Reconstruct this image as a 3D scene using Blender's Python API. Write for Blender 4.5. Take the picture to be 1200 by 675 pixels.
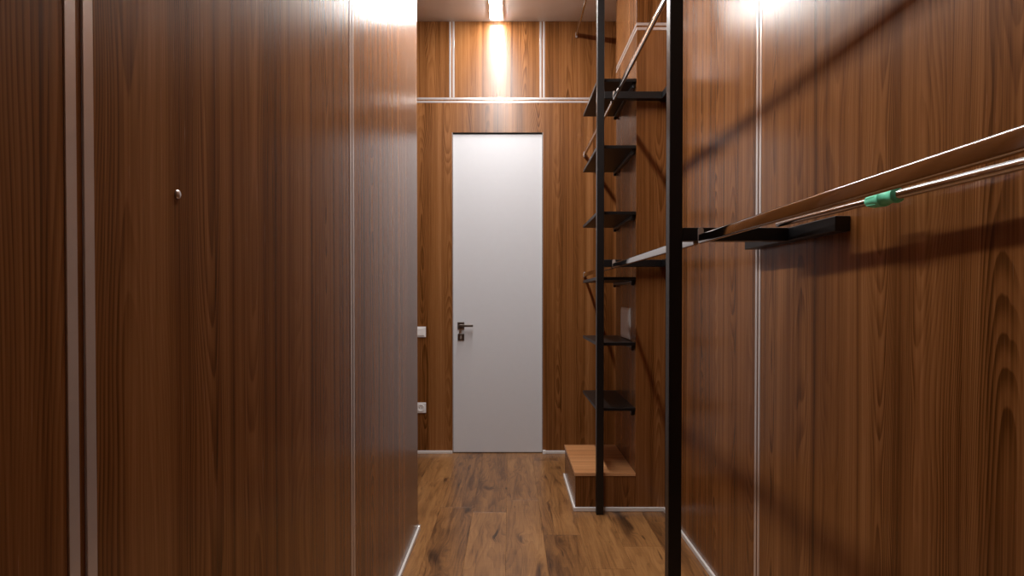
import bpy, bmesh, math, random
from mathutils import Vector, Matrix

for o in list(bpy.data.objects):
    bpy.data.objects.remove(o)
scene = bpy.context.scene
C = scene.collection
random.seed(7)

# ------------------------------------------------------------------ camera
EYE = 1.22                       # lens height above the floor
F_PX = 640.0                     # focal length in pixels of the 1200 px wide frame
PITCH = 0.012
cam_d = bpy.data.cameras.new('camera')
cam = bpy.data.objects.new('camera', cam_d)
C.objects.link(cam)
cam.location = (0, 0, EYE)
cam.rotation_euler = (math.pi / 2 - PITCH, 0, 0)
cam_d.sensor_fit = 'HORIZONTAL'
cam_d.sensor_width = 36.0
cam_d.lens = 36.0 * F_PX / 1200.0
cam_d.shift_x = 2.0 / 1200.0
cam_d.shift_y = (11.5 + PITCH * F_PX) / 1200.0
cam_d.clip_start = 0.02
scene.camera = cam

# ------------------------------------------------------------------ world, exposure
world = bpy.data.worlds.new('world')
scene.world = world
world.use_nodes = True
world.node_tree.nodes['Background'].inputs[0].default_value = (0.9, 0.95, 1.0, 1)
world.node_tree.nodes['Background'].inputs[1].default_value = 0.02
scene.view_settings.view_transform = 'Standard'
scene.view_settings.look = 'None'
scene.view_settings.gamma = 1.0
scene.view_settings.use_curve_mapping = False
scene.view_settings.exposure = 2.1
LIGHT_STRENGTH = 21.0

# ------------------------------------------------------------------ room measures (metres)
XL, XR = -0.485, 0.885           # corridor faces
YB = F_PX / 150.0                # back wall
YLE = F_PX / 224.6               # end of the left wall
YPF, YPB = F_PX / 205.7, F_PX / 172.5   # pier front and back
XP = 0.716                       # pier left face
XBEN = 0.372                     # bench left face
ZC = 3.367                       # ceiling
YS = -1.6                        # wall behind the camera
XN = -1.9                        # left end of the lobby behind the left wall
ZS = 2.757                       # horizontal metal strips
XLAMP = -0.107

# ------------------------------------------------------------------ materials
def new_mat(name):
    m = bpy.data.materials.new(name)
    m.use_nodes = True
    nt = m.node_tree
    b = nt.nodes['Principled BSDF']
    return m, nt, b

def srgb(r, g, b):
    f = lambda c: (c / 255 / 12.92) if c / 255 <= 0.04045 else ((c / 255 + 0.055) / 1.055) ** 2.4
    return (f(r), f(g), f(b), 1)

def plain(name, col, rough=0.5, metal=0.0, noise=0.04, nscale=40, bump=0.0, spec=0.5):
    m, nt, b = new_mat(name)
    tc = nt.nodes.new('ShaderNodeTexCoord')
    n = nt.nodes.new('ShaderNodeTexNoise')
    n.inputs['Scale'].default_value = nscale
    n.inputs['Detail'].default_value = 3
    nt.links.new(tc.outputs['Object'], n.inputs['Vector'])
    r = nt.nodes.new('ShaderNodeMapRange')
    r.inputs['To Min'].default_value = 1 - noise
    r.inputs['To Max'].default_value = 1 + noise
    nt.links.new(n.outputs['Fac'], r.inputs['Value'])
    mx = nt.nodes.new('ShaderNodeVectorMath'); mx.operation = 'SCALE'
    mx.inputs[0].default_value = col[:3]
    nt.links.new(r.outputs[0], mx.inputs['Scale'])
    nt.links.new(mx.outputs[0], b.inputs['Base Color'])
    rr = nt.nodes.new('ShaderNodeMapRange')
    rr.inputs['To Min'].default_value = max(0.02, rough - 0.04)
    rr.inputs['To Max'].default_value = rough + 0.04
    nt.links.new(n.outputs['Fac'], rr.inputs['Value'])
    nt.links.new(rr.outputs[0], b.inputs['Roughness'])
    b.inputs['Metallic'].default_value = metal
    b.inputs['Specular IOR Level'].default_value = spec
    if bump:
        bp = nt.nodes.new('ShaderNodeBump')
        bp.inputs['Strength'].default_value = bump
        bp.inputs['Distance'].default_value = 0.001
        nt.links.new(n.outputs['Fac'], bp.inputs['Height'])
        nt.links.new(bp.outputs[0], b.inputs['Normal'])
    return m

class NB:
    """small node-graph helper"""
    def __init__(s, nt): s.nt = nt
    def math(s, op, a, b=None, clamp=False):
        n = s.nt.nodes.new('ShaderNodeMath'); n.operation = op; n.use_clamp = clamp
        for i, v in enumerate((a, b)):
            if v is None: continue
            if isinstance(v, (int, float)): n.inputs[i].default_value = v
            else: s.nt.links.new(v, n.inputs[i])
        return n.outputs[0]
    def vec(s, x, y, z=0.0):
        n = s.nt.nodes.new('ShaderNodeCombineXYZ')
        for i, v in enumerate((x, y, z)):
            if isinstance(v, (int, float)): n.inputs[i].default_value = v
            else: s.nt.links.new(v, n.inputs[i])
        return n.outputs[0]
    def noise(s, v, scale=1, detail=2, rough=0.5, dist=0.0):
        n = s.nt.nodes.new('ShaderNodeTexNoise')
        n.inputs['Scale'].default_value = scale
        n.inputs['Detail'].default_value = detail
        n.inputs['Roughness'].default_value = rough
        n.inputs['Distortion'].default_value = dist
        s.nt.links.new(v, n.inputs['Vector'])
        return n.outputs['Fac']
    def ramp(s, v, a, b, lo=0.0, hi=1.0, smooth=True):
        n = s.nt.nodes.new('ShaderNodeMapRange')
        n.interpolation_type = 'SMOOTHSTEP' if smooth else 'LINEAR'
        n.clamp = True
        n.inputs['From Min'].default_value = a; n.inputs['From Max'].default_value = b
        n.inputs['To Min'].default_value = lo; n.inputs['To Max'].default_value = hi
        s.nt.links.new(v, n.inputs['Value'])
        return n.outputs[0]
    def color(s, v, stops):
        n = s.nt.nodes.new('ShaderNodeValToRGB')
        el = n.color_ramp.elements
        while len(el) < len(stops): el.new(0.5)
        for e, (p, c) in zip(el, stops):
            e.position = p; e.color = c
        s.nt.links.new(v, n.inputs['Fac'])
        return n.outputs['Color']
    def mix(s, f, a, b, mode='MIX'):
        n = s.nt.nodes.new('ShaderNodeMix'); n.data_type = 'RGBA'; n.blend_type = mode
        if isinstance(f, (int, float)): n.inputs[0].default_value = f
        else: s.nt.links.new(f, n.inputs[0])
        for i, v in ((6, a), (7, b)):
            if isinstance(v, tuple): n.inputs[i].default_value = v
            else: s.nt.links.new(v, n.inputs[i])
        return n.outputs[2]

def walnut(name, along='Z', rough=0.26, stops=None, spec=0.45):
    """walnut veneer: leaves about 15 cm wide, straight grain at their edges, cathedral flames in their middle"""
    m, nt, b = new_mat(name)
    g = NB(nt)
    tc = nt.nodes.new('ShaderNodeTexCoord')
    sep = nt.nodes.new('ShaderNodeSeparateXYZ')
    nt.links.new(tc.outputs['Object'], sep.inputs[0])
    X, Y, Z = sep.outputs
    rnd = nt.nodes.new('ShaderNodeObjectInfo').outputs['Random']
    if along == 'Z':
        u, v = g.math('ADD', X, Y), Z
    else:
        u, v = g.math('ADD', Y, Z), X
    u = g.math('ADD', u, g.math('MULTIPLY', rnd, 37.0))
    v = g.math('ADD', v, g.math('MULTIPLY', rnd, 11.0))
    # slow wander of the grain
    wob = g.noise(g.vec(g.math('MULTIPLY', u, 6.0), g.math('MULTIPLY', v, 0.8)), 1, 1, 0.4)
    uw = g.math('ADD', u, g.math('MULTIPLY', g.math('SUBTRACT', wob, 0.5), 0.030))
    # unequal leaf widths
    lw = g.noise(g.vec(g.math('MULTIPLY', u, 3.0), 0.0, 2.0), 1, 1)
    q = g.math('MULTIPLY', g.math('ADD', uw, g.math('MULTIPLY', lw, 0.16)), 1 / 0.175)
    idx = g.math('FLOOR', q)
    c = g.math('SUBTRACT', g.math('FRACT', q), 0.5)
    wn = nt.nodes.new('ShaderNodeTexWhiteNoise'); wn.noise_dimensions = '1D'
    nt.links.new(idx, wn.inputs['W'])
    lr = wn.outputs['Value']
    streak = g.noise(g.vec(g.math('MULTIPLY', uw, 42.0), g.math('MULTIPLY', v, 0.30), 3.3), 1, 3, 0.6)
    broad = g.noise(g.vec(g.math('MULTIPLY', uw, 11.0), g.math('MULTIPLY', v, 0.14), 6.0), 1, 2, 0.5)
    fibre = g.noise(g.vec(g.math('MULTIPLY', uw, 210.0), g.math('MULTIPLY', v, 0.8), 7.1), 1, 3, 0.6)
    pore = g.noise(g.vec(g.math('MULTIPLY', uw, 560.0), g.math('MULTIPLY', v, 7.0), 1.7), 1, 2, 0.6)
    # cathedral: contours of c^2 + h(v)
    hv = g.noise(g.vec(g.math('MULTIPLY', lr, 40.0), g.math('MULTIPLY', v, 0.75), g.math('MULTIPLY', c, 0.8)), 1, 2, 0.45)
    cc = g.math('MULTIPLY', g.math('MULTIPLY', c, c), g.math('ADD', g.math('MULTIPLY', lr, 30.0), 30.0))
    jit = g.noise(g.vec(g.math('MULTIPLY', u, 30.0), g.math('MULTIPLY', v, 3.0), 4.0), 1, 2)
    ph = g.math('ADD', g.math('ADD', cc, g.math('MULTIPLY', hv, 26.0)), g.math('MULTIPLY', jit, 0.9))
    ring = g.math('FRACT', ph)
    # slow darkening, quick release: late-wood lines
    line = g.math('MULTIPLY', g.ramp(ring, 0.15, 0.86), g.ramp(ring, 0.88, 1.0, 1.0, 0.0))
    amp = g.ramp(g.noise(g.vec(g.math('MULTIPLY', u, 9.0), g.math('MULTIPLY', v, 0.8), 9.0), 1, 2), 0.36, 0.66, 0.22, 1.0)
    line = g.math('MULTIPLY', g.math('MULTIPLY', line, amp), g.ramp(lr, 0.10, 0.45, 0.45, 1.0))
    # darker bands hugging the leaf joints
    seam = g.ramp(g.math('ABSOLUTE', c), 0.42, 0.5)
    seam = g.math('MULTIPLY', seam, g.ramp(g.noise(g.vec(g.math('MULTIPLY', u, 14.0), g.math('MULTIPLY', v, 0.12), 12.0), 1, 1), 0.40, 0.60, 0.0, 1.0))
    tone = g.math('MULTIPLY', lr, 0.13)
    tone = g.math('ADD', tone, g.math('MULTIPLY', streak, 0.58))
    tone = g.math('ADD', tone, g.math('MULTIPLY', broad, 0.56))
    tone = g.math('ADD', tone, g.math('MULTIPLY', fibre, 0.40))
    tone = g.math('ADD', tone, g.math('MULTIPLY', pore, 0.26))
    tone = g.math('SUBTRACT', tone, 0.38)
    tone = g.math('SUBTRACT', tone, g.math('MULTIPLY', line, 0.24))
    tone = g.math('SUBTRACT', tone, g.math('MULTIPLY', seam, 0.20))
    col = g.color(tone, stops or [(0.10, srgb(44, 22, 6)), (0.32, srgb(86, 49, 18)),
                         (0.52, srgb(125, 78, 39)), (0.70, srgb(146, 97, 55)), (0.92, srgb(170, 120, 78))])
    nt.links.new(col, b.inputs['Base Color'])
    rg = g.math('ADD', g.math('MULTIPLY', pore, 0.06), rough - 0.03)
    nt.links.new(rg, b.inputs['Roughness'])
    b.inputs['Specular IOR Level'].default_value = spec
    bp = nt.nodes.new('ShaderNodeBump')
    bp.inputs['Strength'].default_value = 0.010
    bp.inputs['Distance'].default_value = 0.001
    nt.links.new(fibre, bp.inputs['Height'])
    nt.links.new(bp.outputs[0], b.inputs['Normal'])
    return m

def oak_floor(name):
    """rustic laminate plank: grain runs along Y, saw marks across, knots and dark checks"""
    m, nt, b = new_mat(name)
    g = NB(nt)
    tc = nt.nodes.new('ShaderNodeTexCoord')
    sep = nt.nodes.new('ShaderNodeSeparateXYZ')
    nt.links.new(tc.outputs['Object'], sep.inputs[0])
    X, Y, Z = sep.outputs
    rnd = nt.nodes.new('ShaderNodeObjectInfo').outputs['Random']
    u = g.math('ADD', X, g.math('MULTIPLY', rnd, 53.0))
    v = g.math('ADD', Y, g.math('MULTIPLY', rnd, 29.0))
    # knots pull the grain around them
    kn = g.noise(g.vec(g.math('MULTIPLY', u, 8.0), g.math('MULTIPLY', v, 3.0), 8.0), 1, 1.5, 0.5, 0.5)
    pull = g.ramp(kn, 0.50, 0.75)
    uw = g.math('ADD', u, g.math('MULTIPLY', pull, 0.035))
    big = g.noise(g.vec(g.math('MULTIPLY', uw, 9.0), g.math('MULTIPLY', v, 1.5)), 1, 3, 0.55, 0.3)
    mid = g.noise(g.vec(g.math('MULTIPLY', uw, 45.0), g.math('MULTIPLY', v, 2.2), 6.0), 1, 3, 0.6, 0.3)
    fibre = g.noise(g.vec(g.math('MULTIPLY', uw, 260.0), g.math('MULTIPLY', v, 9.0), 2.0), 1, 3, 0.65)
    saw = g.noise(g.vec(g.math('MULTIPLY', u, 10.0), g.math('MULTIPLY', v, 120.0), 2.0), 1, 2, 0.6)
    fld = g.noise(g.vec(g.math('MULTIPLY', uw, 7.0), g.math('MULTIPLY', v, 0.8), 4.0), 1, 2, 0.5, 0.4)
    ring = g.ramp(g.math('FRACT', g.math('MULTIPLY', fld, 16.0)), 0.3, 1.0)
    knot = g.ramp(kn, 0.66, 0.76)
    halo = g.ramp(kn, 0.54, 0.70)
    crk = g.noise(g.vec(g.math('MULTIPLY', uw, 30.0), g.math('MULTIPLY', v, 2.6), 15.0), 1, 2, 0.5, 1.0)
    crk = g.ramp(crk, 0.67, 0.74)
    tone = g.math('ADD', g.math('MULTIPLY', big, 0.58), g.math('MULTIPLY', fibre, 0.40))
    tone = g.math('ADD', tone, g.math('MULTIPLY', mid, 0.38))
    tone = g.math('ADD', tone, g.math('MULTIPLY', saw, 0.12))
    tone = g.math('SUBTRACT', tone, 0.265)
    tone = g.math('SUBTRACT', tone, g.math('MULTIPLY', ring, 0.09))
    tone = g.math('ADD', tone, g.math('MULTIPLY', g.math('SUBTRACT', rnd, 0.5), 0.15))
    tone = g.math('SUBTRACT', tone, g.math('MULTIPLY', halo, 0.10))
    tone = g.math('SUBTRACT', tone, g.math('MULTIPLY', knot, 0.26))
    tone = g.math('SUBTRACT', tone, g.math('MULTIPLY', crk, 0.26))
    col = g.color(tone, [(0.08, srgb(50, 32, 20)), (0.28, srgb(100, 66, 38)),
                         (0.44, srgb(138, 95, 55)), (0.60, srgb(162, 116, 70)), (0.8, srgb(184, 140, 92))])
    nt.links.new(col, b.inputs['Base Color'])
    nt.links.new(g.math('ADD', g.math('MULTIPLY', fibre, 0.12), 0.25), b.inputs['Roughness'])
    b.inputs['Specular IOR Level'].default_value = 0.6
    bp = nt.nodes.new('ShaderNodeBump')
    bp.inputs['Strength'].default_value = 0.12
    bp.inputs['Distance'].default_value = 0.001
    nt.links.new(g.math('ADD', fibre, saw), bp.inputs['Height'])
    nt.links.new(bp.outputs[0], b.inputs['Normal'])
    return m

M = {}
M['wood'] = walnut('walnut_veneer', 'Z')
M['wood_h'] = walnut('light_teak_veneer', 'X', 0.30, [(0.16, srgb(122, 74, 42)), (0.36, srgb(158, 104, 64)),
                 (0.54, srgb(184, 127, 82)), (0.70, srgb(200, 146, 100)), (0.90, srgb(214, 164, 118))], 0.5)
M['edge'] = plain('pale_edge_band', srgb(214, 160, 112), 0.4, 0, 0.05, 60)
M['floor'] = oak_floor('rustic_laminate')
M['alu'] = plain('satin_aluminium', srgb(222, 214, 210), 0.22, 0.55, 0.04, 60)
M['base'] = plain('pale_baseboard', srgb(232, 229, 227), 0.35, 0.1, 0.02, 30)
M['white'] = plain('white_door_paint', srgb(218, 219, 224), 0.38, 0, 0.015, 25)
M['plastic'] = plain('white_plastic', srgb(238, 236, 236), 0.30, 0, 0.01, 30)
M['ceil'] = plain('ceiling_paint', srgb(240, 236, 233), 0.45, 0, 0.015, 12)
M['black'] = plain('black_powder_coat', srgb(15, 15, 17), 0.36, 0, 0.10, 180, 0.05)
M['blackmat'] = plain('black_shelf_laminate', srgb(17, 15, 15), 0.40, 0, 0.10, 120, 0, 0.35)
M['chrome'] = plain('chrome', srgb(198, 193, 190), 0.09, 1.0, 0.03, 40)
M['steel'] = plain('bright_steel_tube', srgb(205, 200, 198), 0.16, 1.0, 0.03, 60)
M['bronze'] = plain('dark_bronze', srgb(122, 113, 106), 0.32, 0.9, 0.05, 80)
M['green'] = plain('mint_green_plastic', srgb(125, 250, 208), 0.40, 0, 0.05, 60)
M['plaster'] = plain('grey_backing_board', srgb(120, 105, 92), 0.7, 0, 0.05, 20)
M['under'] = plain('dark_underlay', srgb(52, 36, 26), 0.8, 0, 0.05, 20)
M['dark'] = plain('dark_recess', srgb(30, 28, 27), 0.6, 0, 0.05, 40)

# the lamp's diffuser
lm, lnt, lb = new_mat('lamp_diffuser')
lb.inputs['Base Color'].default_value = (0.9, 0.9, 0.9, 1)
lb.inputs['Emission Color'].default_value = (1.0, 0.975, 0.945, 1)
lb.inputs['Emission Strength'].default_value = LIGHT_STRENGTH
M['lamp'] = lm

# ------------------------------------------------------------------ mesh helpers
def finish(name, bm, mat, parent=None, loc=None, smooth=False):
    """link the bmesh (built in world coordinates) as one object whose origin sits at loc"""
    if loc is None:
        loc = Vector((0, 0, 0))
        vs = [v.co for v in bm.verts]
        loc = Vector((sum(v.x for v in vs) / len(vs), sum(v.y for v in vs) / len(vs), min(v.z for v in vs)))
    loc = Vector(loc)
    bmesh.ops.translate(bm, verts=bm.verts, vec=-loc)
    bmesh.ops.recalc_face_normals(bm, faces=bm.faces)
    me = bpy.data.meshes.new(name)
    bm.to_mesh(me); bm.free()
    if smooth:
        for p in me.polygons: p.use_smooth = True
    me.materials.append(M[mat])
    o = bpy.data.objects.new(name, me)
    C.objects.link(o)
    place(o, loc, parent)
    return o

def place(o, wloc, parent=None):
    """world position wloc; parents here are never rotated"""
    if parent:
        o.parent = parent
        p = Vector((0, 0, 0)); q = parent
        while q:
            p += q.location; q = q.parent
        o.location = Vector(wloc) - p
    else:
        o.location = wloc

def box_bm(x0, x1, y0, y1, z0, z1, bev=0.0, seg=1, bm=None):
    bm2 = bmesh.new()
    bmesh.ops.create_cube(bm2, size=1.0)
    for v in bm2.verts:
        v.co = Vector(((x0 + x1) / 2 + v.co.x * (x1 - x0), (y0 + y1) / 2 + v.co.y * (y1 - y0), (z0 + z1) / 2 + v.co.z * (z1 - z0)))
    if bev:
        bmesh.ops.bevel(bm2, geom=bm2.edges[:], offset=bev, segments=seg, affect='EDGES', profile=0.5)
    if bm is None:
        return bm2
    me = bpy.data.meshes.new('tmp'); bm2.to_mesh(me); bm2.free()
    bm.from_mesh(me); bpy.data.meshes.remove(me)
    return bm

def box(name, x0, x1, y0, y1, z0, z1, mat, parent=None, bev=0.001, seg=1):
    return finish(name, box_bm(x0, x1, y0, y1, z0, z1, bev, seg), mat, parent)

def sweep_bm(profile, p0, p1, caps=True):
    """profile [(a,b)] in the plane across p0->p1 (a sideways, b up), extruded from p0 to p1"""
    p0, p1 = Vector(p0), Vector(p1)
    d = (p1 - p0).normalized()
    up = Vector((0, 0, 1)) if abs(d.z) < 0.9 else Vector((0, 1, 0))
    side = d.cross(up).normalized(); up = side.cross(d).normalized()
    bm = bmesh.new()
    r0 = [bm.verts.new(p0 + side * a + up * b) for a, b in profile]
    r1 = [bm.verts.new(p1 + side * a + up * b) for a, b in profile]
    n = len(profile)
    for i in range(n):
        bm.faces.new((r0[i], r0[(i + 1) % n], r1[(i + 1) % n], r1[i]))
    if caps:
        bm.faces.new(r0[::-1]); bm.faces.new(r1)
    return bm

def stadium(w, h, n=8):
    """upright oval: width w, height h"""
    r = w / 2; c = h / 2 - r
    pts = []
    for i in range(n + 1):
        a = math.pi * i / n
        pts.append((r * math.cos(a), c + r * math.sin(a)))
    for i in range(n + 1):
        a = math.pi + math.pi * i / n
        pts.append((r * math.cos(a), -c + r * math.sin(a)))
    return pts

def rrect(w, h, r, n=4):
    pts = []
    for cx, cy, a0 in ((w / 2 - r, h / 2 - r, 0), (-w / 2 + r, h / 2 - r, 90), (-w / 2 + r, -h / 2 + r, 180), (w / 2 - r, -h / 2 + r, 270)):
        for i in range(n + 1):
            a = math.radians(a0 + 90 * i / n)
            pts.append((cx + r * math.cos(a), cy + r * math.sin(a)))
    return pts

def circle(r, n=20):
    return [(r * math.cos(2 * math.pi * i / n), r * math.sin(2 * math.pi * i / n)) for i in range(n)]

def lathe_bm(prof, p0, d, n=24):
    """prof [(t, r)] turned about the line p0 + d*t"""
    p0, d = Vector(p0), Vector(d).normalized()
    up = Vector((0, 0, 1)) if abs(d.z) < 0.9 else Vector((0, 1, 0))
    s = d.cross(up).normalized(); w = s.cross(d)
    bm = bmesh.new()
    rings = []
    for t, r in prof:
        rings.append([bm.verts.new(p0 + d * t + (s * math.cos(2 * math.pi * i / n) + w * math.sin(2 * math.pi * i / n)) * r) for i in range(n)])
    for a, b in zip(rings, rings[1:]):
        for i in range(n):
            bm.faces.new((a[i], a[(i + 1) % n], b[(i + 1) % n], b[i]))
    bm.faces.new(rings[0][::-1]); bm.faces.new(rings[-1])
    return bm

def smooth_by_angle(o, deg=35):
    me = o.data
    for p in me.polygons: p.use_smooth = True
    bm = bmesh.new(); bm.from_mesh(me)
    for e in bm.edges:
        if len(e.link_faces) == 2 and e.calc_face_angle(0) > math.radians(deg): e.smooth = False
    bm.to_mesh(me); bm.free()
    return o

def structure(o): o['kind'] = 'structure'; return o
def tag(o, label, cat, group=None):
    o['label'] = label; o['category'] = cat
    if group: o['group'] = group
    return o
def empty(name, loc):
    o = bpy.data.objects.new(name, None); C.objects.link(o); o.location = loc
    o.empty_display_size = 0.1
    return o

# ------------------------------------------------------------------ room shell
T = 0.12      # masonry behind the cladding
PT = 0.018    # cladding thickness
# floor: dark underlay with planks laid on it (plank top is z = 0)
floor = structure(box('floor', XN - 0.1, XR + 0.15, YS - 0.1, YB + 0.15, -0.08, -0.010, 'under', bev=0))
floor['label'] = 'brown rustic wood-look plank floor of the corridor'
PW, PL, GAP = 0.192, 1.285, 0.0005
lanes = [-0.598 - PW * i for i in range(7, 0, -1)] + [-0.598 + PW * i for i in range(8)]
starts = {}
vis = {-0.598: 177, -0.406: 202, -0.214: 207, -0.022: 195, 0.170: 229, 0.362: 262, 0.554: 240}
plank_mesh = {}
def plank(x0, x1, y0, y1):
    L, W = round(y1 - y0, 3), round(x1 - x0, 3)
    key = (L, W)
    cx, cy = (x0 + x1) / 2, (y0 + y1) / 2
    if key not in plank_mesh:
        o = finish('plank', box_bm(x0 + GAP / 2, x1 - GAP / 2, y0 + GAP / 2, y1 - GAP / 2, -0.010, 0.0, 0.0006, 1), 'floor', floor, (cx, cy, -0.010))
        plank_mesh[key] = o.data
    else:
        o = bpy.data.objects.new('plank', plank_mesh[key]); C.objects.link(o)
        place(o, (cx, cy, -0.010), floor)
    return o
for i, x0 in enumerate(lanes):
    key = min(vis, key=lambda k: abs(k - x0))
    y = F_PX / vis[key] if abs(key - x0) < 0.02 else YB - 0.3 - (i * 0.531) % PL
    lo = YS if x0 > XL - PW else YLE - 0.0
    x1 = min(x0 + PW, XR + 0.02)
    if x1 - x0 < 0.03: continue
    cuts = [y]
    while cuts[-1] < YB: cuts.append(min(cuts[-1] + PL, YB + 0.02) if cuts[-1] + PL < YB + 0.02 else YB + 0.02)
    while cuts[0] > lo: cuts.insert(0, max(cuts[0] - PL, lo))
    for a, b_ in zip(cuts, cuts[1:]):
        if b_ - a > 0.02: plank(x0, x1, a, b_)

ceiling = structure(box('ceiling', XN - 0.1, XR + 0.15, YS - 0.1, YB + 0.15, ZC, ZC + 0.1, 'ceil', bev=0))
ceiling['label'] = 'plain pale ceiling over the corridor'

# cladding helpers. A pair of metal strips: 16 mm, 9 mm of wood, 16 mm
SW, SG = 0.016, 0.0095
PAIR = 2 * SW + SG
def panel_x(name, wall, xface, sgn, y0, y1, z0, z1, mat='wood'):
    """panel lying in a plane of constant x; sgn = +1 when it faces +x"""
    xs = sorted((xface, xface - sgn * PT))
    return box(name, xs[0], xs[1], y0, y1, z0, z1, mat, wall, 0.0012)
def panel_y(name, wall, yface, sgn, x0, x1, z0, z1, mat='wood'):
    ys = sorted((yface, yface - sgn * PT))
    return box(name, x0, x1, ys[0], ys[1], z0, z1, mat, wall, 0.0012)
def vstrips_x(wall, xface, sgn, yc, z0, z1):
    xs = sorted((xface + sgn * 0.0012, xface - sgn * PT))
    for k in (-1, 1):
        c = yc + k * (SW + SG) / 2
        box('metal_strip', xs[0], xs[1], c - SW / 2, c + SW / 2, z0, z1, 'alu', wall, 0.0008)
    xs = sorted((xface - sgn * 0.001, xface - sgn * PT))
    box('strip_infill', xs[0], xs[1], yc - SG / 2 + 0.0002, yc + SG / 2 - 0.0002, z0, z1, 'wood', wall, 0)
def hstrips_x(wall, xface, sgn, zc, y0, y1):
    xs = sorted((xface + sgn * 0.0012, xface - sgn * PT))
    for k in (-1, 1):
        c = zc + k * (SW + SG) / 2
        box('metal_strip', xs[0], xs[1], y0, y1, c - SW / 2, c + SW / 2, 'alu', wall, 0.0008)
    xs = sorted((xface - sgn * 0.001, xface - sgn * PT))
    box('strip_infill', xs[0], xs[1], y0, y1, zc - SG / 2 + 0.0002, zc + SG / 2 - 0.0002, 'wood', wall, 0)
def vstrips_y(wall, yface, sgn, xc, z0, z1):
    ys = sorted((yface + sgn * 0.0012, yface - sgn * PT))
    for k in (-1, 1):
        c = xc + k * (SW + SG) / 2
        box('metal_strip', c - SW / 2, c + SW / 2, ys[0], ys[1], z0, z1, 'alu', wall, 0.0008)
    ys = sorted((yface - sgn * 0.001, yface - sgn * PT))
    box('strip_infill', xc - SG / 2 + 0.0002, xc + SG / 2 - 0.0002, ys[0], ys[1], z0, z1, 'wood', wall, 0)
def hstrips_y(wall, yface, sgn, zc, x0, x1):
    ys = sorted((yface + sgn * 0.0012, yface - sgn * PT))
    for k in (-1, 1):
        c = zc + k * (SW + SG) / 2
        box('metal_strip', x0, x1, ys[0], ys[1], c - SW / 2, c + SW / 2, 'alu', wall, 0.0008)
    ys = sorted((yface - sgn * 0.001, yface - sgn * PT))
    box('strip_infill', x0, x1, ys[0], ys[1], zc - SG / 2 + 0.0002, zc + SG / 2 - 0.0002, 'wood', wall, 0)

def clad_x(wall, xface, sgn, y0, y1, splits, top=True):
    """a run of full-height panels between y0 and y1 with strip pairs at the splits"""
    edges = [y0] + [s for s in splits] + [y1]
    for i, (a, b_) in enumerate(zip(edges, edges[1:])):
        a2 = a + (PAIR / 2 if i else 0); b2 = b_ - (PAIR / 2 if i < len(edges) - 2 else 0)
        panel_x('panel', wall, xface, sgn, a2, b2, 0.0, ZS - PAIR / 2)
        panel_x('panel', wall, xface, sgn, a2, b2, ZS + PAIR / 2, ZC)
    for s in splits:
        vstrips_x(wall, xface, sgn, s, 0.0, ZS - PAIR / 2)
        vstrips_x(wall, xface, sgn, s, ZS + PAIR / 2, ZC)
    hstrips_x(wall, xface, sgn, ZS, y0, y1)

# left wall
wl = structure(box('wall_left', XL - PT - 0.08, XL - PT, YS, YLE - PT, 0, ZC, 'plaster', bev=0))
wl['label'] = 'long walnut-panelled wall along the left of the corridor'
clad_x(wl, XL, 1, YS, YLE, [0.6165 - 1.06, 0.6165, 1.676])
# metal screw cap in the left wall
zsc = EYE + (349 - 228) * (0.485 / (598 - 209))
sc = finish('screw_head', lathe_bm([(0, 0.0066), (0.0012, 0.0066), (0.0024, 0.0050), (0.0027, 0.001)], (XL, F_PX * 0.485 / (598 - 209), zsc), (1, 0, 0), 16), 'alu', wl, smooth=True)
# wall that turns left behind it and the lobby's far end
wr_ = structure(box('wall_return', XN, XL - PT - 0.08, YLE - 0.10, YLE - PT, 0, ZC, 'plaster', bev=0))
wr_['label'] = 'walnut-panelled return behind the end of the left wall'
panel_y('panel', wr_, YLE, 1, XN + 0.02, XL - PT - 0.0005, 0, ZS - PAIR / 2)
panel_y('panel', wr_, YLE, 1, XN + 0.02, XL - PT - 0.0005, ZS + PAIR / 2, ZC)
hstrips_y(wr_, YLE, 1, ZS, XN + 0.02, XL - PT)
wn = structure(box('wall_lobby', XN - 0.1, XN, YLE - 0.1, YB, 0, ZC, 'plaster', bev=0))
wn['label'] = 'walnut-panelled side wall of the lobby left of the door'
panel_x('panel', wn, XN + PT, 1, YLE, YB, 0, ZS - PAIR / 2)
panel_x('panel', wn, XN + PT, 1, YLE, YB, ZS + PAIR / 2, ZC)
hstrips_x(wn, XN + PT, 1, ZS, YLE, YB)

# right wall
wr = structure(box('wall_right', XR + PT, XR + PT + 0.1, YS, YB, 0, ZC, 'plaster', bev=0))
wr['label'] = 'walnut-panelled wall along the right of the corridor behind the rack'
SR = 1.951
clad_x(wr, XR, -1, YS, YPF, [-0.21, SR])
panel_x('panel', wr, XR, -1, YPB + 0.0, YB - PT, 0, ZC)

# wall behind the camera
ws = structure(box('wall_rear', XL - PT, XR + PT, YS - 0.1, YS - PT, 0, ZC, 'plaster', bev=0))
ws['label'] = 'walnut-panelled wall closing the corridor behind the viewer'
panel_y('panel', ws, YS, 1, XL, XR, 0, ZS - PAIR / 2)
panel_y('panel', ws, YS, 1, XL, XR, ZS + PAIR / 2, ZC)
hstrips_y(ws, YS, 1, ZS, XL, XR)

# back wall with the door opening
DX0, DX1, DZ = -0.453, 0.2545, 2.507
bmw = bmesh.new()
box_bm(XN, DX0 - 0.004, YB + PT, YB + PT + 0.1, 0, ZC, bm=bmw)
box_bm(DX1 + 0.004, XR + 0.1, YB + PT, YB + PT + 0.1, 0, ZC, bm=bmw)
box_bm(DX0 - 0.004, DX1 + 0.004, YB + PT, YB + PT + 0.1, DZ + 0.004, ZC, bm=bmw)
wb = structure(finish('wall_back', bmw, 'plaster'))
wb['label'] = 'walnut-panelled end wall around the white door'
xs1, xs2 = -0.4535, 0.2475
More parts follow.
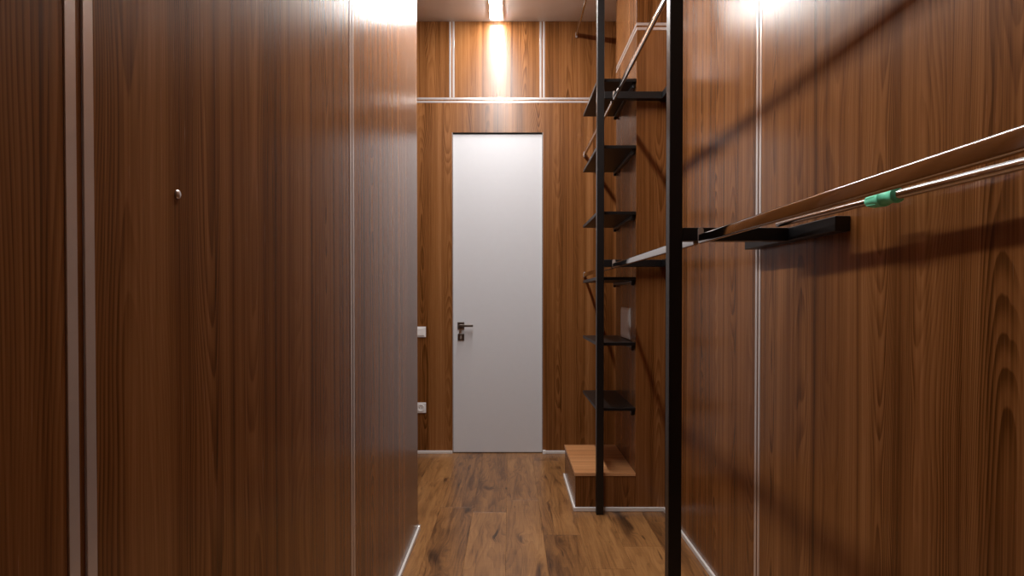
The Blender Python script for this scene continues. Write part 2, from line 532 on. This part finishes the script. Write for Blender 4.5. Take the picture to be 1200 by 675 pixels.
# lower cladding: one board sawn out around the door
bmp = bmesh.new()
def prism_y(bm, outline, y0, y1):
    a = [bm.verts.new((x, y0, z)) for x, z in outline]; b = [bm.verts.new((x, y1, z)) for x, z in outline]
    n = len(outline)
    bm.faces.new(a); bm.faces.new(b[::-1])
    for i in range(n): bm.faces.new((a[i], b[i], b[(i + 1) % n], a[(i + 1) % n]))
zt = ZS - PAIR / 2
prism_y(bmp, [(XN + PT, 0), (DX0, 0), (DX0, DZ), (DX1, DZ), (DX1, 0), (XR, 0), (XR, zt), (XN + PT, zt)], YB, YB + PT)
finish('panel', bmp, 'wood', wb)
ze = ZS + PAIR / 2
for a, b_ in ((XN + PT, xs1 - PAIR / 2), (xs1 + PAIR / 2, xs2 - PAIR / 2), (xs2 + PAIR / 2, XR)):
    panel_y('panel', wb, YB, -1, a, b_, ze, ZC)
for xc in (xs1, xs2): vstrips_y(wb, YB, -1, xc, ze, ZC)
hstrips_y(wb, YB, -1, ZS, XN + PT, XR)

# pier standing out of the right wall
wp = structure(box('wall_pier', XP + PT, XR + PT, YPF + PT, YPB - PT, 0, ZC, 'plaster', bev=0))
wp['label'] = 'walnut-panelled pier projecting from the right wall beside the shelves'
for z0, z1 in ((0, ZS - PAIR / 2), (ZS + PAIR / 2, ZC)):
    panel_y('panel', wp, YPF, -1, XP, XR, z0, z1)
    panel_x('panel', wp, XP, -1, YPF + PT + 0.0003, YPB, z0, z1)
    panel_y('panel', wp, YPB, 1, XP + PT, XR, z0, z1)
hstrips_y(wp, YPF, -1, ZS, XP - 0.0012, XR)
hstrips_x(wp, XP, -1, ZS, YPF + PT, YPB)

# baseboards: slim pale profiles
BH, BT = 0.024, 0.012
def baseboard(name, label, segs):
    root = None
    for (x0, x1, y0, y1) in segs:
        bm = box_bm(x0, x1, y0, y1, 0, BH, 0.003, 2)
        o = finish(name if root is None else 'base_strip', bm, 'base', root)
        if root is None:
            root = structure(o); o['label'] = label
    return root
bl = baseboard('baseboard_left', 'slim pale baseboard along the foot of the left wall', [(XL, XL + BT, YS, YLE + BT)])
box('end_cap', XL - 0.03, XL + BT + 0.001, YLE - 0.002, YLE + BT + 0.003, 0, BH + 0.002, 'alu', bl, 0.002)
baseboard('baseboard_right', 'slim pale baseboard along the foot of the right wall', [(XR - BT, XR, YS, YPF)])
bb = baseboard('baseboard_back', 'slim pale baseboard on both sides of the white door', [(XN + PT, DX0, YB - BT, YB), (DX1 + 0.008, XBEN + 0.5, YB - BT, YB)])
box('end_cap', DX1 - 0.002, DX1 + 0.022, YB - 0.03, YB - 0.001, 0.0, 0.030, 'plastic', bb, 0.004, 2)
baseboard('baseboard_pier', 'slim pale baseboard around the bench and the pier',
          [(XBEN - BT, XR - BT, YPF - BT, YPF), (XBEN - BT, XBEN, YPF, YPB)])

# ------------------------------------------------------------------ door
dr = structure(box('door_1', DX0 + 0.006, DX1 - 0.006, YB + 0.016, YB + 0.056, 0.006, DZ - 0.010, 'white', bev=0.0015, seg=2))
dr['label'] = 'tall plain white flush door with a dark lever handle'
box('frame', DX0, DX0 + 0.004, YB - 0.0015, YB + 0.06, 0, DZ, 'alu', dr, 0.0006)
box('frame', DX1 - 0.004, DX1, YB - 0.0015, YB + 0.06, 0, DZ, 'alu', dr, 0.0006)
box('frame', DX0 + 0.004, DX1 - 0.004, YB + 0.004, YB + 0.06, DZ - 0.004, DZ, 'dark', dr, 0.0006)  # head piece coloured dark to stand in for the shadow gap above the door
hx, hz = (540 - 598) / 150, (532 - 381.5) / 150
yf = YB + 0.016
h = box('handle', hx - 0.027, hx + 0.027, yf - 0.009, yf, hz - 0.027, hz + 0.027, 'bronze', dr, 0.002, 2)
h['label'] = 'dark bronze lever handle on a square rose'
finish('lever_neck', lathe_bm([(0, 0.010), (0.045, 0.010)], (hx, yf - 0.009, hz), (0, -1, 0), 16), 'bronze', h, smooth=False)
box('lever', hx - 0.010, hx + 0.098, yf - 0.066, yf - 0.046, hz - 0.009, hz + 0.009, 'bronze', h, 0.003, 2)
k = box('lock_plate', hx - 0.026, hx + 0.026, yf - 0.008, yf, hz - 0.117, hz - 0.065, 'bronze', dr, 0.002, 2)
k['label'] = 'square dark bronze lock plate'
finish('key_cylinder', sweep_bm([(a, b) for a, b in stadium(0.011, 0.030)], (hx, yf - 0.010, hz - 0.091), (hx, yf - 0.006, hz - 0.091)), 'alu', k)

# ------------------------------------------------------------------ switch, socket, panel
sx = -0.70
sz = (532 - 389) / 150
sw = empty('light_switch', (sx, YB, sz)); tag(sw, 'white square light switch on the panelling left of the door', 'light switch')
box('frame', sx - 0.041, sx + 0.041, YB - 0.009, YB, sz - 0.041, sz + 0.041, 'plastic', sw, 0.003, 2)
bmk = box_bm(sx - 0.029, sx + 0.029, YB - 0.0135, YB - 0.008, sz - 0.029, sz + 0.029, 0.002, 2)
finish('rocker', bmk, 'plastic', sw)
oz = (532 - 478) / 150
so = empty('power_outlet', (sx, YB, oz)); tag(so, 'white square power outlet low on the panelling left of the door', 'power outlet')
box('frame', sx - 0.041, sx + 0.041, YB - 0.009, YB, oz - 0.041, oz + 0.041, 'plastic', so, 0.003, 2)
# round recessed well
def annulus(r0, r1, y0, y1, cx, cz, n=28):
    bm = bmesh.new()
    ring = lambda r, y: [bm.verts.new((cx + r * math.cos(2 * math.pi * i / n), y, cz + r * math.sin(2 * math.pi * i / n))) for i in range(n)]
    A, B, D = ring(r1, y1), ring(r1 * 0.98, y0), ring(r0, y0)
    E = ring(r0 * 0.97, y1)
    for P, Q in ((A, B), (B, D), (D, E)):
        for i in range(n): bm.faces.new((P[i], P[(i + 1) % n], Q[(i + 1) % n], Q[i]))
    bm.faces.new(E)
    return bm
finish('socket_ring', annulus(0.021, 0.030, YB - 0.0135, YB - 0.0088, sx, oz), 'plastic', so)
well = finish('socket_well', lathe_bm([(0, 0.0205), (0.0006, 0.0205)], (sx, YB - 0.0090, oz), (0, -1, 0), 24), 'plastic', so)
for s_ in (-1, 1):
    finish('pin_hole', lathe_bm([(0, 0.003), (0.0004, 0.003)], (sx + s_ * 0.0095, YB - 0.0097, oz), (0, -1, 0), 10), 'dark', so)

ap = empty('access_panel', (XP, 3.374, 0.97)); tag(ap, 'small pale flush hatch cover on the pier just above a black shelf', 'access panel')
box('frame', XP - 0.006, XP, 3.245, 3.503, 0.972, 1.160, 'plastic', ap, 0.002, 2)
box('cover', XP - 0.010, XP - 0.0062, 3.257, 3.491, 0.984, 1.148, 'plastic', ap, 0.002, 2)

# ------------------------------------------------------------------ ceiling lamp
lamp = empty('ceiling_light', (XLAMP, YB / 2, ZC))
tag(lamp, 'long narrow glowing white linear ceiling lamp running toward the door', 'ceiling light')
LY0, LY1 = 1.0, YB - 0.05
bmh = bmesh.new()
box_bm(XLAMP - 0.050, XLAMP - 0.045, LY0, LY1, ZC - 0.008, ZC, bm=bmh)
box_bm(XLAMP + 0.045, XLAMP + 0.050, LY0, LY1, ZC - 0.008, ZC, bm=bmh)
box_bm(XLAMP - 0.045, XLAMP + 0.045, LY0, LY0 + 0.004, ZC - 0.008, ZC, bm=bmh)
box_bm(XLAMP - 0.045, XLAMP + 0.045, LY1 - 0.004, LY1, ZC - 0.008, ZC, bm=bmh)
finish('housing', bmh, 'plastic', lamp)
nseg = 10
bml = bmesh.new()
seg = (LY1 - LY0 - 0.008) / nseg
prof = [(-0.045, 0.0), (-0.039, -0.007), (-0.022, -0.011), (0, -0.012), (0.022, -0.011), (0.039, -0.007), (0.045, 0.0)]
rings = []
for i in range(nseg + 1):
    y = LY0 + 0.004 + i * seg
    rings.append([bml.verts.new((XLAMP + a, y, ZC - 0.0065 + b_ * 0.9)) for a, b_ in prof])
for A, B in zip(rings, rings[1:]):
    for i in range(len(prof) - 1):
        bml.faces.new((A[i], A[i + 1], B[i + 1], B[i]))
bml.faces.new(rings[0]); bml.faces.new(rings[-1][::-1])
for A, B in zip(rings, rings[1:]):
    bml.faces.new((A[0], B[0], B[-1], A[-1]))
finish('diffuser', bml, 'lamp', lamp)

# ------------------------------------------------------------------ shelves and bench
names = ['topmost of the black wall shelves, beside the pier', 'second black wall shelf from the top, beside the pier',
         'third black wall shelf from the top, beside the pier', 'fourth black wall shelf from the top, just below the lower clothes rail',
         'fifth black wall shelf from the top, just below the pale hatch', 'lowest of the black wall shelves, above the wooden bench']
for zc, lb_ in zip((2.455, 2.078, 1.703, 1.330, 0.956, 0.582), names):
    s = empty('wall_shelf', (XP, (YPF + YPB) / 2, zc - 0.009)); tag(s, lb_, 'shelf', 'black shelves on the pier')
    box('board', 0.494, XP, YPF + 0.002, YPB, zc - 0.009, zc + 0.009, 'blackmat', s, 0.001)
    box('support_bar', XP - 0.020, XP, YPF + 0.02, YPB - 0.01, zc - 0.027, zc - 0.009, 'black', s, 0.002)
    for yb in (YPF + 0.03, YPB - 0.03):
        finish('bracket_knob', lathe_bm([(0, 0.011), (0.008, 0.011), (0.012, 0.007)], (XP - 0.012, yb, zc - 0.027), (0, 0, -1), 14), 'black', s)

bn = empty('bench', ((XBEN + XP) / 2, (YPF + YPB) / 2, 0)); tag(bn, 'low walnut box bench under the black shelves', 'bench')
box('front_panel', XBEN, XP - 0.0005, YPF, YPF + PT, 0, 0.202, 'wood', bn, 0.001)
box('side_panel', XBEN, XBEN + PT, YPF + PT, YPB, 0, 0.202, 'wood', bn, 0.001)
box('back_panel', XBEN + PT, XP - 0.0005, YPB - PT, YPB, 0, 0.202, 'wood', bn, 0.001)
for i in range(2):
    w_ = (YPB - YPF) / 2
    box('top_board', XBEN - 0.002, XP - 0.0005, YPF - 0.002 + i * w_, YPF - 0.003 + (i + 1) * w_, 0.2022, 0.2202, 'wood_h', bn, 0.0012)

box('edge_band', XBEN - 0.003, XP - 0.0005, YPF - 0.0035, YPF - 0.0021, 0.2020, 0.2204, 'edge', bn, 0.0004)
box('edge_band', XBEN - 0.0034, XBEN - 0.0021, YPF - 0.002, YPB - 0.003, 0.2020, 0.2204, 'edge', bn, 0.0004)

# ------------------------------------------------------------------ clothes rack
XPO = 0.504                       # post axis
YP1, YP2, YP0 = F_PX / 385 + 0.02, F_PX / 207 - 0.02, -0.12
LEV = [EYE + 0.1935, EYE + 1.129]
XRAIL = 0.578
rack = empty('clothes_rack', (XPO, YP1, 0))
tag(rack, 'black steel open wardrobe frame with chrome hanging rails along the right wall', 'clothes rack')
HB = 0.02
for y in (YP0, YP1, YP2):
    p = box('post', XPO - HB, XPO + HB, y - HB, y + HB, 0.0, ZC, 'black', rack, 0.0025, 2)
for y in (YP0, YP1, YP2):
    for z in ((LEV[0] - 0.012, LEV[1]) if y == YP0 else LEV):
        a = box('arm', XPO + HB, XR - 0.040, y - HB, y + HB, z - HB, z + HB, 'black', rack, 0.002, 2)
        y0, y1 = (y - 0.26, y + 0.29) if y < 3 else (y - 0.20, YPF - 0.003)
        box('wall_plate', XR - 0.040, XR, y0, y1, z - HB, z + HB, 'black', rack, 0.002, 2)
RW, RH = 0.015, 0.030
def rail(x, zc, ya, yb):
    o = finish('rail', sweep_bm(rrect(RW, RH, 0.005), (x, ya, zc), (x, yb, zc)), 'chrome', rack)
    o['label'] = 'chrome oval hanging rail'
    smooth_by_angle(o, 40)
def clip(x, zc, ya, yb):
    o = finish('rail_holder', sweep_bm(stadium(0.017, 0.045), (x, ya, zc), (x, yb, zc)), 'alu', rack)
    smooth_by_angle(o, 40)
for z in LEV:
    zr = z - 0.0145
    stops = [(YP0, YP1), (YP1, YP2)]
    for a, b_ in stops:
        rail(XRAIL, zr, a + HB + 0.003, b_ - HB - 0.003)
    rail(XRAIL, zr, YP2 + HB + 0.003, YB - 0.004)
    for y in (YP0, YP1, YP2):
        if y != YP0: clip(XRAIL, z - 0.002, y - HB - 0.004, y - HB)
        clip(XRAIL, z - 0.002, y + HB, y + HB + 0.004)
    clip(XRAIL, zr, YB - 0.012, YB)
# highest rail, between the rear post and the end wall
z3 = EYE + 2.04
rail(0.514, z3, YP2 + HB + 0.003, YB - 0.004)
clip(0.514, z3, YB - 0.012, YB)
clip(0.514, z3, YP2 + HB, YP2 + HB + 0.004)

# ------------------------------------------------------------------ telescopic pole resting on the rack arms
zt_ = LEV[0] + HB
pa = Vector((0.815, 1.668, zt_ + 0.0100))
pb = Vector((0.866, -0.16, zt_ - 0.0010))
mh = empty('telescopic_pole', (pa.x, pa.y, zt_)); tag(mh, 'steel telescopic mop pole with mint green collar resting on the rack arms', 'mop pole')
dv = (pb - pa)
def at_y(y): return pa + dv * ((pa.y - y) / (pa.y - pb.y))
o = finish('inner_tube', sweep_bm(circle(0.0085), at_y(1.665), at_y(1.20)), 'steel', mh); smooth_by_angle(o, 40)
o = finish('outer_tube', sweep_bm(circle(0.0105), at_y(1.165), at_y(-0.15)), 'steel', mh); smooth_by_angle(o, 40)
o = finish('collar', lathe_bm([(0, 0.0098), (0.003, 0.0130), (0.012, 0.0152), (0.034, 0.0170), (0.044, 0.0172), (0.046, 0.0186), (0.052, 0.0186), (0.054, 0.0160),
                               (0.070, 0.0150), (0.082, 0.0152), (0.084, 0.0168), (0.090, 0.0168), (0.092, 0.0120)], at_y(1.262), dv, 24), 'green', mh)
smooth_by_angle(o, 50); o['label'] = 'mint green locking collar'
# grip ribs on the collar's nose
for i in range(6):
    a = 2 * math.pi * i / 6 + 0.3
    d = dv.normalized(); s_ = d.cross(Vector((0, 0, 1))).normalized(); w_ = s_.cross(d)
    off = s_ * math.cos(a) + w_ * math.sin(a)
    finish('collar_rib', sweep_bm([(-0.0012, -0.0012), (0.0012, -0.0012), (0.0012, 0.0012), (-0.0012, 0.0012)], at_y(1.252) + off * 0.0150, at_y(1.222) + off * 0.0167), 'green', mh)
